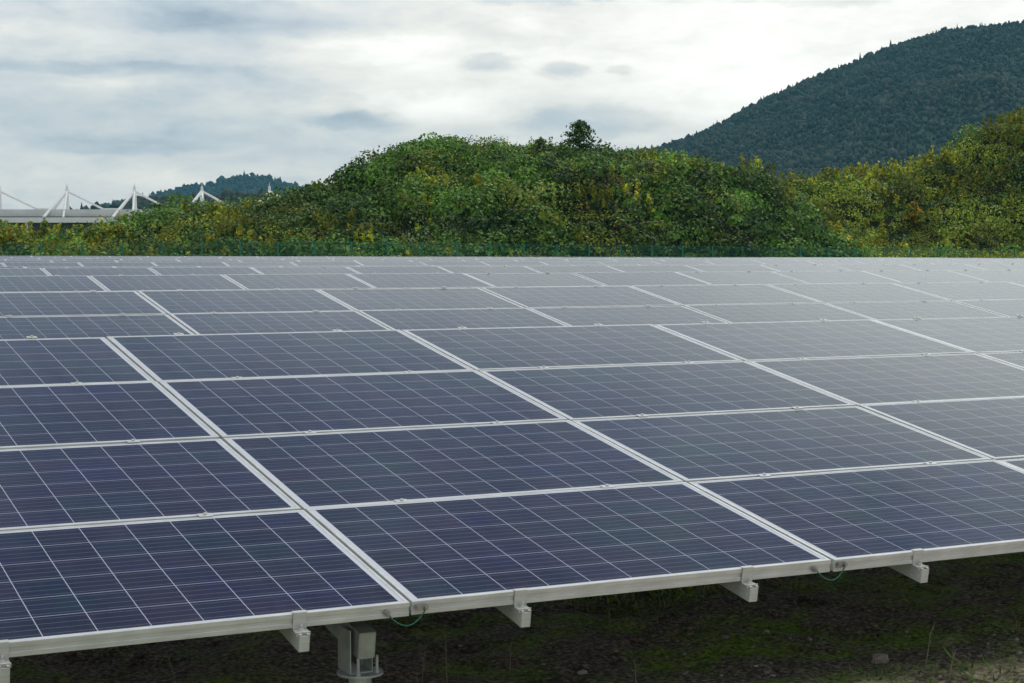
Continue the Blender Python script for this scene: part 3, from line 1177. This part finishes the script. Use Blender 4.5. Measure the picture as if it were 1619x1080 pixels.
def ridge_hill(name, ridge, depth, spacing, crown, label, flabel, fname, zmin, extra, conifer=.12, spur=10., far=1.0):
    """ridge: list of (x, y, z) far crest points, the slope comes down towards the arrays"""
    Rg = np.array(ridge, float)
    Rg = (Rg - np.array([camx, camy, 1.121])) * far + np.array([camx, camy, 1.121])
    Rg[:, 2] -= crown * .9
    d = np.hypot(*np.diff(Rg[:, :2], axis=0).T)
    cum = np.concatenate([[0], np.cumsum(d)])
    Ls = cum[-1]
    tow = np.array([camx, camy]) - Rg[len(Rg) // 2, :2]
    tow /= np.linalg.norm(tow)

    def surf(a, q):
        x = np.interp(a, cum, Rg[:, 0]) + tow[0] * q
        y = np.interp(a, cum, Rg[:, 1]) + tow[1] * q
        h = np.interp(a, cum, Rg[:, 2])
        f = np.where(q > 0, np.clip(1 - (q / depth), 0, 1) ** .95, np.clip(1 + q / (depth * .6), 0, 1))
        z = h * f + (fbm(a / 70 + 7, q / 160 + 3, 4) - .5) * 2 * spur * np.clip(np.abs(q) / 60, 0, 1) * np.clip(f * 4, 0, 1)
        return x, y, z
    a = np.linspace(0, Ls, int(Ls / 14) + 2)
    q = np.concatenate([np.linspace(-depth * .6, -12, 8), np.linspace(0, depth, int(depth / 14) + 2)])
    A_, Qq = np.meshgrid(a, q)
    X, Y, Z = surf(A_, Qq)
    Z[0] = -3
    Z[-1] = -3
    ny, nx = X.shape
    i = np.arange(ny - 1)[:, None] * nx + np.arange(nx - 1)[None]
    F = np.stack([i, i + nx, i + nx + 1, i + 1], -1).reshape(-1, 4)
    o = mesh_obj(name, np.stack([X, Y, Z], -1).reshape(-1, 3), F, M_HILL, smooth=True)
    tag(o, label, 'mountain' if depth > 500 else 'hill', kind='structure')
    na, nq = int(Ls / spacing), int(depth * extra / spacing)
    AA, QQ = np.meshgrid((np.arange(na) + .5) * spacing, (np.arange(-2, nq) + .5) * spacing)
    AA = AA + rng.uniform(-.45, .45, AA.shape) * spacing
    QQ = QQ + rng.uniform(-.45, .45, QQ.shape) * spacing
    X, Y, Z = surf(AA.ravel(), QQ.ravel())
    k = Z > zmin
    P = np.stack([X, Y, Z + crown * .35 + rng.uniform(-.2, .3, len(X)) * crown], 1)[k]
    forest(fname, P, crown, GREENS, flabel, conifer)


ridge_hill('mountain', [(640, 1360, 62), (702, 1326, 73), (726, 1314, 76), (751, 1302, 79), (776, 1289, 87), (796, 1280, 93), (815, 1270, 99), (845, 1256, 113),
                        (860, 1249, 123), (900, 1229, 143), (939, 1210, 163), (974, 1194, 179), (1014, 1174, 192), (1038, 1162, 197),
                        (1082, 1140, 202), (1147, 1107, 209), (1220, 1069, 187)],
           620, 3.5, 1.95, 'large wooded mountain rising at the right behind the bank', 'dense dark blue green woodland covering the large mountain at right',
           'mountain_forest', 38, .72, .35, 24.)
ridge_hill('far_hill', [(356, 1726, 34), (395, 1706, 42), (425, 1692, 50), (448, 1680, 55), (467, 1670, 62), (490, 1659, 67), (512, 1648, 70), (529, 1640, 76), (548, 1630, 78), (562, 1622, 74),
                        (584, 1611, 66), (612, 1596, 62), (656, 1573, 56), (711, 1544, 43)],
           300, 6.6, 4.0, 'distant bluish wooded hill behind the white building', 'bluish woodland on the distant hill behind the white building',
           'hill_forest', 40, .5, far=1.6)
ridge_hill('low_hill', [(187, 911, 17), (208, 901, 22), (223, 893, 25), (240, 885, 28), (267, 871, 30), (287, 861, 31), (305, 852, 31), (334, 836, 27), (375, 815, 17)],
           200, 3.6, 2.3, 'low dark wooded hill in front of the distant bluish hill', 'dark green woodland on the low hill behind the white masts',
           'low_hill_forest', 8, .5, .2, 3.)


# ------------------------------------------------------------------ white building with masts and stays
def build_masts():
    root = empty('mast_roofed_building', (54.9, 303.1, 0), -YAW)
    tag(root, 'long low white building with splayed white masts and stays on its roof', 'building')
    x0, x1 = -22, 52
    m = MB()
    m.box(x0, 2, 7.25, x1, 30, 8.15)
    m.box(x0, 2, 8.15, x1, 2.6, 8.5)
    m.build('roof', M_CONC, root)
    m = MB()
    m.box(x0, -.6, 6.15, x1, 1.2, 7.05)
    for i in range(25):
        m.box(x0 + i * 3, -.68, 6.15, x0 + i * 3 + .12, -.6, 7.05)
    m.build('fascia', M_WHITE, root)
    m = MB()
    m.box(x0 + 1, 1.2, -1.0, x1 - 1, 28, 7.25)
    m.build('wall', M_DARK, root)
    for i in range(7):
        m = MB()
        cx = x0 + 3 + i * 11.73
        m.box(cx, -.3, -1, cx + .5, .9, 6.15)
        m.build('column', M_CONC, root)
    for i in range(5):
        cx = -2.35 + 12.05 * i
        tp = 12.0
        mm = MB()
        mm.tube((cx, 8, 7.9), (cx, 8, tp + .1), .46, .30, n=12)
        mm.tube((cx, 8, tp + .1), (cx, 8, 12.75), .24, .2, n=12)
        mm.tube((cx, 8, 12.75), (cx, 8, 13.4), .08, .03, n=6)
        mast = mm.build('mast', M_WHITE, root, smooth=False)
        for (dx, yb, zb, r) in ((-4.3, 16, 8.9, .20), (4.5, 16, 8.9, .20), (-2.1, 0.3, 7.15, .27), (1.3, 0.3, 7.15, .20)):
            s_ = MB()
            s_.tube((cx, 8, tp - .1), (cx + dx, yb, zb), r, r, n=8)
            s_.build('stay', M_WHITE, mast)
        if i < 4:
            r_ = MB()
            r_.box(cx + 4.2, 15.7, 8.15, cx + 11.73 - 4.0, 16.3, 9.05)
            r_.build('parapet', M_WHITE, root)


build_masts()


# ------------------------------------------------------------------ foreground ground cover
def cam_view(x, y):
    """rough test that a ground point lies in the strip in front of / below the first row"""
    dx, dy = x - camx, y - camy
    az = np.arctan2(dx, dy) - YAW
    d = np.hypot(dx, dy)
    return (np.abs(az) < R(19)) & (d > 6.0) & (d < 11.5)


def scatter(n):
    x = rng.uniform(-4, 8, n)
    y = rng.uniform(-2.5, 5.5, n)
    k = cam_view(x, y)
    return x[k], y[k]


def build_ground_cover():
    x, y = scatter(150000)
    mo = fbm(x * .9 + 3, y * .9 + 8, 4)
    k = (mo > .50) & (rng.random(len(x)) < np.clip((mo - .47) * 9, 0, 1) * np.clip(1.15 - (x * .3 - y), .12, 1))
    x, y = x[k], y[k]
    z = near_ground(x, y)
    n = len(x)
    h = rng.uniform(.010, .045, n)
    th = rng.uniform(0, 2 * np.pi, n)
    w_ = rng.uniform(.002, .006, n)
    lx, ly = rng.normal(0, .018, n), rng.normal(0, .018, n)
    a = np.stack([np.cos(th) * w_, np.sin(th) * w_, np.zeros(n)], 1)
    P = np.stack([x, y, z - .003], 1)
    T = P + np.stack([lx, ly, h], 1)
    Q = np.stack([P - a, P + a, T + a * .3, T - a * .3], 1).reshape(-1, 3)
    p = np.array([(.09, .20, .025), (.14, .25, .03), (.05, .10, .018), (.22, .23, .05)])
    c = np.repeat(p[rng.integers(0, 4, n)] * rng.uniform(.6, 1.4, (n, 1)), 4, axis=0)
    o = quads_obj('moss', Q, c)
    tag(o, 'patchy moss and tiny grass on the shaded soil under the front row', 'moss', kind='stuff')
    # gravel
    x, y = scatter(60000)
    d = x * .30 - y
    gm = fbm(x * 1.1 + 21, y * 1.1 + 2, 3)
    k = rng.random(len(x)) < np.clip(.10 + (d - .1) * .5 + (gm - .5) * 1.8, .03, 1)
    x, y = x[k], y[k]
    n = len(x)
    bm = bmesh.new()
    bmesh.ops.create_icosphere(bm, subdivisions=1, radius=1)
    iv = np.array([q.co[:] for q in bm.verts])
    fi = np.array([[q.index for q in f.verts] for f in bm.faces])
    bm.free()
    r = rng.gamma(2.0, .0028, n) + .003
    z = near_ground(x, y)
    sc3 = np.stack([rng.uniform(.7, 1.5, n), rng.uniform(.7, 1.3, n), rng.uniform(.35, .8, n)], 1)
    jit = 1 + rng.uniform(-.25, .25, (n, len(iv), 1))
    Vt = iv[None] * jit * (r[:, None, None] * sc3[:, None, :]) + np.stack([x, y, z + r * .2], 1)[:, None, :]
    cp = np.array([(.16, .14, .12), (.10, .09, .08), (.24, .21, .17), (.07, .055, .045), (.30, .27, .23), (.14, .10, .075)])
    cc = np.repeat((cp[rng.integers(0, 6, n)] * rng.uniform(.6, 1.2, (n, 1)))[:, None, :], len(iv), axis=1)
    F = (fi[None] + (np.arange(n) * len(iv))[:, None, None]).reshape(-1, 3)
    o = mesh_obj('gravel', Vt.reshape(-1, 3), F, M_STONE, col=cc.reshape(-1, 3))
    tag(o, 'small loose gravel scattered over the dark soil', 'gravel', kind='stuff')
    # dead leaves and straw
    x, y = scatter(26000)
    k = rng.random(len(x)) < np.clip(.25 + (x * .3 - y) * .4, .08, 1)
    x, y = x[k], y[k]
    n = len(x)
    z = near_ground(x, y) + .006
    th = rng.uniform(0, np.pi, n)
    L_ = rng.uniform(.012, .06, n)
    w_ = rng.uniform(.0008, .0022, n)
    a = np.stack([np.cos(th) * L_, np.sin(th) * L_, rng.normal(0, .006, n)], 1)
    b_ = np.stack([-np.sin(th) * w_, np.cos(th) * w_, np.zeros(n)], 1)
    P = np.stack([x, y, z], 1)
    Q = np.stack([P - a - b_, P + a - b_, P + a + b_, P - a + b_], 1).reshape(-1, 3)
    p = np.array([(.30, .24, .14), (.18, .13, .08), (.42, .35, .22)])
    c = np.repeat(p[rng.integers(0, 3, n)] * rng.uniform(.4, 1.1, (n, 1)), 4, axis=0)
    o = quads_obj('straw_litter', Q, c)
    tag(o, 'bits of dry straw and dead grass lying on the soil', 'litter', kind='stuff')


M_STONE = mat_foliage('stone_chips', .85, 0.0, .2)
build_ground_cover()


WEEDS = [  # x, y on the ground, height, lean, label
    ((0.489, 0.781), .24, (-.01, .0), 'pale dry stalk right of the metal ground post, taller of the close pair'),
    ((0.422, 0.868), .16, (.02, .0), 'short dry stalk between the metal ground post and the taller stalk'),
    ((0.850, 0.972), .13, (.01, .0), 'thin dark weed stem below the second jutting rail'),
    ((1.131, 0.475), .12, (-.01, .0), 'dry stem at the bottom edge midway between the second and third jutting rails'),
    ((1.524, 1.340), .12, (.0, .01), 'faint dry stem in the shade left of the third jutting rail'),
    ((2.112, 1.509), .11, (.01, .0), 'faint upright stem close under the third jutting rail'),
    ((2.332, 0.251), .17, (.045, .0), 'leaning straw coloured stem to the right of the pale flat stone'),
    ((-0.391, 1.337), .11, (-.05, .0), 'curled dry stem in the mossy soil under the left panel'),
    ((2.231, -0.001), .11, (.03, .0), 'straw stem in the gravel at the lower right corner'),
]
for (gp, h, ln, lab) in WEEDS:
    gx_, gy_ = gp
    gz_ = float(near_ground(gx_, gy_))
    m = MB()
    pts = [(0, 0, -.01), (ln[0] * .3, ln[1] * .3, h * .35), (ln[0] * .5, ln[1], h * .7), (ln[0], ln[1] * .8, h)]
    m.path(pts, [.0022, .0018, .0014, .0007], 5)
    for q in (.45, .62, .8):
        bx_ = ln[0] * q
        s_ = random.choice((-1, 1))
        m.tube((bx_, 0, h * q), (bx_ + s_ * .018, .004, h * q + .028), .0011, .0004, 4)
    o = m.build('dry_weed', M_STALK)
    o.location = (gx_, gy_, gz_)
    tag(o, lab, 'weed', 'dry weed stalks under the front row')


def build_stone():
    x, y = (2.263, 0.442)
    bm = bmesh.new()
    bmesh.ops.create_icosphere(bm, subdivisions=3, radius=1)
    for v in bm.verts:
        p = v.co
        k = 1 + .35 * (fbm(p.x * 1.7 + 3, p.y * 1.7 + p.z * 2, 3) - .5) * 2
        flat = .32 if p.z > 0 else .2
        v.co = Vector((p.x * .052 * k + .010 * p.y, p.y * .034 * k, p.z * .045 * flat * 1.3 * k))
    me = bpy.data.meshes.new('stone')
    bm.to_mesh(me)
    bm.free()
    me.materials.append(mat_simple('pale_stone', [(.3, (.22, .17, .14)), (.7, (.42, .35, .30))], 40, .9))
    o = bpy.data.objects.new('stone', me)
    COL.objects.link(o)
    o.location = (x, y, float(near_ground(x, y)) + .012)
    o.rotation_euler = (R(14), R(-6), R(20))
    tag(o, 'pale flat stone lying on the dark soil at lower right', 'stone')


build_stone()


# ------------------------------------------------------------------ air
def build_haze():
    m = bpy.data.materials.new('haze')
    m.use_nodes = True
    n = m.node_tree
    n.nodes.clear()
    o_ = n.nodes.new('ShaderNodeOutputMaterial')
    v = n.nodes.new('ShaderNodeVolumePrincipled')
    v.inputs['Color'].default_value = (.20, .60, .80, 1)
    v.inputs['Density'].default_value = .00014
    v.inputs['Anisotropy'].default_value = 0.0
    n.links.new(v.outputs[0], o_.inputs['Volume'])
    b = MB()
    b.box(-3300, -3300, -4.5, 3300, 3300, 262)
    o = b.build('haze', m)
    tag(o, 'thin blue air between the arrays and the far mountain', 'haze', kind='stuff')


build_haze()
